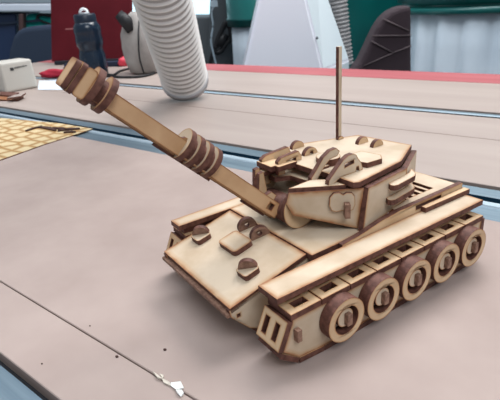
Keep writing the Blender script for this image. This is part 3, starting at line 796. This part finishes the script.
# quilting ridges and legs
bm = new_bm()
for (a, b) in (((372, 36), (411, 35.5)), ((383, 19), (409, 31)), ((371, 41), (393, 53)), ((364, 66), (393, 53)), ((393, 53), (411, 46))):
    tube(bm, [bgp(*a, f3-3)-org, bgp(*b, f3-3)-org], 2.2, 8)
link('quilt_seam', bm, mat('quilt_seam_cord', (.075, .055, .06), .8), seat)
bm = new_bm()
for x in (-60, 60): add_box(bm, x, x+30, 10, 40, 0, 560)
link('support_post', bm, M['frame_grey'], seat)
# curved teal tube beside the seat
# white hopper in the middle
f4 = 1440
HPT = [(244, 68), (249, 52), (254, 30), (261, 0), (268, -34)]
hop = bg_empty('white_hopper', bgp(290, 60, f4).x, f4)
tag(hop, 'white tapered sheet-metal hopper rising behind the middle of the table', 'hopper')
ho_ = V((bgp(290, 60, f4).x, f4, -760))
bm = new_bm()
fr_top_l, fr_top_r = bgp(268, -40, f4), bgp(297, -40, f4)
fr_bot_l, fr_bot_r = bgp(243.5, 70, f4), bgp(323, 70, f4)
# extend the slope on down a little, then straight to the floor
bk_top_r, bk_bot_r = bgp(315, -40, f4+150), bgp(345, 70, f4+150)
def ring_at(l, r, b, l2): return [l, r, b, l2]
top = [fr_top_l, fr_top_r, bk_top_r, V((fr_top_l.x, f4+150, fr_top_l.z))]
midr = [fr_bot_l, fr_bot_r, V((bgp(349.5, 70, f4+170).x, f4+170, fr_bot_r.z)), V((fr_bot_l.x, f4+170, fr_bot_l.z))]
fl0 = [V((fr_bot_l.x-20, f4, -760)), V((fr_bot_r.x+20, f4, -760)), V((midr[2].x+20, f4+170, -760)), V((fr_bot_l.x-20, f4+170, -760))]
rg = [[bm.verts.new((p-ho_)*MM) for p in r] for r in (fl0, midr, top)]
for A, B in zip(rg, rg[1:]):
    for j in range(4):
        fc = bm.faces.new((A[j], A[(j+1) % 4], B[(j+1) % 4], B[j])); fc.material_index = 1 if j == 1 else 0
bm.faces.new(rg[0]); bm.faces.new(rg[-1]); bmesh.ops.recalc_face_normals(bm, faces=bm.faces)
bmesh.ops.bevel(bm, geom=list(bm.edges), offset=.006, segments=2, affect='EDGES')
link('hopper_body', bm, [panel_w, panel_l], hop)
bm = new_bm(); q = bgp(317, 38, f4-2)-ho_; bmesh.ops.create_icosphere(bm, subdivisions=2, radius=.004)
for v in bm.verts: v.co += q*MM
link('screw', bm, greyp, hop)
# grey corrugated hose behind the hopper
bm = new_bm(); a0, a1 = bgp(341, 45, 1660), bgp(330, -60, 1660); og = V((a0.x, a0.y, a0.z-200)); dd = (a1-a0)
pts = []; rr = []
for i in range(181):
    pts.append(a0+dd*(i/180*1.4-.2)-og); rr.append(34+2.5*math.cos(i*math.pi/2.5))
tube(bm, pts, rr, 24)
o = link('grey_hose', bm, M['hose_wire']); o.matrix_world = BG @ Matrix.Translation(og*MM); tag(o, 'grey ribbed hose rising between the white hopper and the teal cabinet', 'hose')
# dark grey cabinet left of the collector
gc = col_prism('grey_cabinet', [(150, 68), (150, 17), (236, 17), (236, 68)], 2150, 300, greyp, 'dark grey cabinet standing behind the hose and left of the white hopper', 'cabinet')
gc2 = col_prism('grey_locker', [(207, 68), (212, -40), (232, -40), (232, 68)], 2100, 40, greyp, 'narrow dark grey locker with a hanging black pouch on its front', 'locker')
# black pouch and hanging wire in front of it
f5 = 2060
bm = new_bm(); og = bgp(220, 60, f5)
pts = [bgp(u, v, f5)-og for u, v in ((226, 22), (221, 32), (217, 42), (216, 52), (221, 51), (226, 44), (231, 38), (230, 28), (226, 22))]
tube(bm, curve_pts(pts, 6), 11, 10)
tube(bm, [bgp(219, 46, f5)-og, bgp(226, 34, f5)-og], [18, 16], 12)
tube(bm, curve_pts([bgp(u, v, f5)-og for u, v in ((217, 44), (212, 55), (210, 66), (209, 80))]), 8, 8)
o = link('black_pouch', bm, blk); o.matrix_world = BG @ Matrix.Translation(og*MM); tag(o, 'black strap pouch hanging on the grey locker front', 'pouch')
bm = new_bm(); og = bgp(213, 30, f5-60)
tube(bm, curve_pts([bgp(u, v, f5-60)-og for u, v in ((213, -20), (214, 4), (211.5, 12), (213, 26), (211, 40), (213, 52), (216, 64))]), 4, 8)
add_box(bm, *(lambda q: (q.x-14, q.x+14, q.y-6, q.y+6, q.z-14, q.z+10))(bgp(214, 3, f5-60)-og))
o = link('hanging_wire', bm, M['alu_bright']); o.matrix_world = BG @ Matrix.Translation(og*MM); tag(o, 'thin silver wire with a small clip hanging in front of the grey locker', 'wire')
# left side: chair back, navy cabinet, white shelf board, teal cloth, brown post, patterned cover
ch = bg_empty('office_chair', bgp(35, 60, 1950).x, 1950); tag(ch, 'dark blue padded chair back behind the white box at the left', 'chair')
co_ = V((bgp(35, 60, 1950).x, 1950, -760))
P = [bgp(u, v, 1950)-co_ for u, v in ((5, 80), (9, 50), (13, 36), (18, 30), (26, 27), (60, 24), (85, 26), (92, 40), (96, 80))]
bm = new_bm(); add_plate(bm, [(p.x, p.z) for p in P], 70, (0, 0, 0), X, Z, (), 0)
bmesh.ops.remove_doubles(bm, verts=bm.verts, dist=1e-6); bmesh.ops.dissolve_limit(bm, angle_limit=.01, verts=bm.verts, edges=bm.edges); bevel_all(bm, 16*MM, 3)
link('backrest', bm, navy2, ch)
cxm = (P[0].x+P[-1].x)/2
bm = new_bm(); add_box(bm, cxm-220, cxm+220, 60, 360, 440, 520); bevel_all(bm, 20*MM, 3); link('seat', bm, navy2, ch)
bm = new_bm(); tube(bm, [V((cxm, 200, 60)), V((cxm, 200, 440))], 30, 16); link('column', bm, dk, ch)
bm = new_bm(); add_box(bm, cxm-30, cxm+30, 20, 60, 430, P[0].z+20); link('back_support', bm, dk, ch)
for k_ in range(5):
    t = k_*2*math.pi/5+.3; bm = new_bm(); tube(bm, [V((cxm, 200, 70)), V((cxm+150*math.cos(t), 200+150*math.sin(t), 30))], [26, 18], 10); link('leg', bm, dk, ch)
nv = col_prism('navy_cabinet', [(-120, 70), (-120, 14), (16, 14), (16, 70)], 2350, 300, navy, 'navy blue cabinet under the white counter at the left edge', 'cabinet')
bs = link('seam_strip', (lambda b: (add_box(b, -900, 150, -6, 2, 0, 10), b)[1])(new_bm()), navy2, nv)
q = bgp(8, 24, 2344); bs.location = (nv.matrix_world.inverted() @ (BG @ (q*MM))); 
pb_ = col_prism('brown_post', [(18.2, 70), (18.2, 13.5), (23, 13.5), (23, 70)], 2305, 40, mat('brown_wood', (.06, .03, .03), .6), 'brown wooden post beside the teal cloth below the white counter', 'post')
wc = prism('white_counter', [(-140, 11.5), (-140, 4.2), (62, 4.2), (62, 11.2)], 2300, 420, mat('counter_white', (.55, .60, .68), .5), None, bev=4)
tag(wc, 'long white counter top running behind the chair at the upper left', 'counter')
tealb = mat('bright_teal_cloth', (.0, .34, .30), .8)
noise_mix(tealb, (.0, .22, .20), (.01, .42, .37), 9, (1, 1, 1), 3)
tc_ = col_prism('teal_cloth', [(24, 66), (24, 14), (70, 14), (70, 66)], 2360, 120, tealb, 'bright teal cloth hanging under the white counter beside the brown post', 'cloth', bev=20)
bm = new_bm(); og = bgp(45, 20, 2345); tube(bm, curve_pts([bgp(u, v, 2345)-og for u, v in ((37, 17), (41, 14.5), (48, 15.5), (56, 17))]), 6, 8)
tube(bm, curve_pts([bgp(u, v, 2345)-og for u, v in ((36, 18), (44, 22), (54, 25))]), 5, 8)
o = link('dark_strap', bm, blk); o.matrix_world = BG @ Matrix.Translation(og*MM); tag(o, 'dark strap looped in front of the bright teal cloth', 'strap')
pat = mat('patterned_cover', (.3, .2, .2), .9)
nt = pat.node_tree; N = nt.nodes; Lk = nt.links
tc = N.new('ShaderNodeTexCoord'); mp = N.new('ShaderNodeMapping'); mp.inputs['Scale'].default_value = (9, 9, 9)
vo = N.new('ShaderNodeTexVoronoi'); vo.feature = 'DISTANCE_TO_EDGE'; cr = N.new('ShaderNodeValToRGB')
cr.color_ramp.elements[0].color = (.10, .035, .04, 1); cr.color_ramp.elements[0].position = .05; cr.color_ramp.elements[1].color = (.36, .27, .25, 1); cr.color_ramp.elements[1].position = .2
Lk.new(tc.outputs['Object'], mp.inputs['Vector']); Lk.new(mp.outputs['Vector'], vo.inputs['Vector']); Lk.new(vo.outputs['Distance'], cr.inputs['Fac']); Lk.new(cr.outputs['Color'], N['Principled BSDF'].inputs['Base Color'])
zc_ = bgp(-140, 4.2, 2300).z; zc2 = bgp(62, 4.2, 2300).z
pc = prism('patterned_bundle', [V((bgp(-140, 0, 2420).x, 2420, max(zc_, zc2)+2)), (-140, -60), (58, -60), V((bgp(58, 0, 2420).x, 2420, max(zc_, zc2)+2))], 2420, 250, pat, None, bev=20)
tag(pc, 'patterned pinkish brown cloth bundle lying on the white counter', 'cloth')

# ------------------------------------------------------------------ room
def room_box(name, x0, x1, y0, y1, z0, z1, m):
    bm = new_bm(); c_ = V(((x0+x1)/2, (y0+y1)/2, (z0+z1)/2))
    add_box(bm, x0-c_.x, x1-c_.x, y0-c_.y, y1-c_.y, z0-c_.z, z1-c_.z); bmesh.ops.recalc_face_normals(bm, faces=bm.faces)
    o = link(name, bm, m); o.matrix_world = BG @ Matrix.Translation(c_*MM); o['kind'] = 'structure'; return o
flo = mat('grey_concrete', (.16, .16, .16), .7); noise_mix(flo, (.13, .13, .135), (.19, .19, .19), 3)
wal = mat('wall_paint', (.42, .50, .55), .8); noise_mix(wal, (.40, .48, .53), (.45, .53, .58), 2)
room_box('floor', -3500, 3500, -2500, 4300, -860, -760, flo)
room_box('wall_back', -3500, 3500, 4200, 4300, -760, 2240, wal)
# bright pane in the back wall, seen beside the hose
wm = mat('daylight_pane', (.6, .85, .95), .5)
bn = wm.node_tree.nodes['Principled BSDF']; bn.inputs['Emission Color'].default_value = (.62, .90, 1, 1); bn.inputs['Emission Strength'].default_value = 1.15
pw0, pw1 = bgp(191, 17, 4190), bgp(208.5, -60, 4190)
wn = room_box('window_1', pw0.x-900, pw1.x+160, 4180, 4200, pw0.z-150, pw0.z+900, wm)
bn_fr = mat('window_frame_paint', (.5, .55, .58), .5)
bm = new_bm(); add_box(bm, -560, 560, -20, 0, -560, -520); add_box(bm, -560, 560, -20, 0, 520, 560)
link('window_frame', bm, bn_fr, wn)

# ------------------------------------------------------------------ light
w = bpy.data.worlds.new('room_light'); S.world = w; w.use_nodes = True
w.node_tree.nodes['Background'].inputs['Color'].default_value = (.80, .90, 1.0, 1); w.node_tree.nodes['Background'].inputs['Strength'].default_value = .38
def area(name, r, f, z, size, size_y, power, color=(1, 1, 1), target=None):
    L_ = bpy.data.lights.new(name, 'AREA'); L_.shape = 'RECTANGLE'; L_.size = size; L_.size_y = size_y; L_.energy = power; L_.color = color
    o = bpy.data.objects.new(name, L_); COL.objects.link(o)
    p = BG @ V((r, f, z)); o.location = p
    t = (BG @ V(target)) if target else V((p.x, p.y, 0))
    o.rotation_euler = (t-p).to_track_quat('-Z', 'Y').to_euler(); return o
area('ceiling_and_fill_lamp', .9, 1.5, 2.0, 1.6, .9, 51, (1, .97, .95), (0.0, .3, 0))
area('ceiling_and_fill_lamp', -1.1, .9, 2.1, 1.2, .8, 14, (.9, .96, 1), (0, .3, 0))
area('ceiling_and_fill_lamp', .6, -1.2, 2.0, 1.4, 1.0, 33, (.95, .98, 1), (0, .3, 0))  # unseen lamp behind the camera, raised as front fill for side faces

area('ceiling_and_fill_lamp', .3, 1.0, 2.1, 1.8, .6, 30, (.9, .95, 1), (.2, 1.9, -.3))  # unseen lamp added to brighten the background machines
S.view_settings.view_transform = 'Standard'; S.view_settings.look = 'None'
S.view_settings.exposure = 0.0; S.view_settings.gamma = 1.0; S.view_settings.use_curve_mapping = False
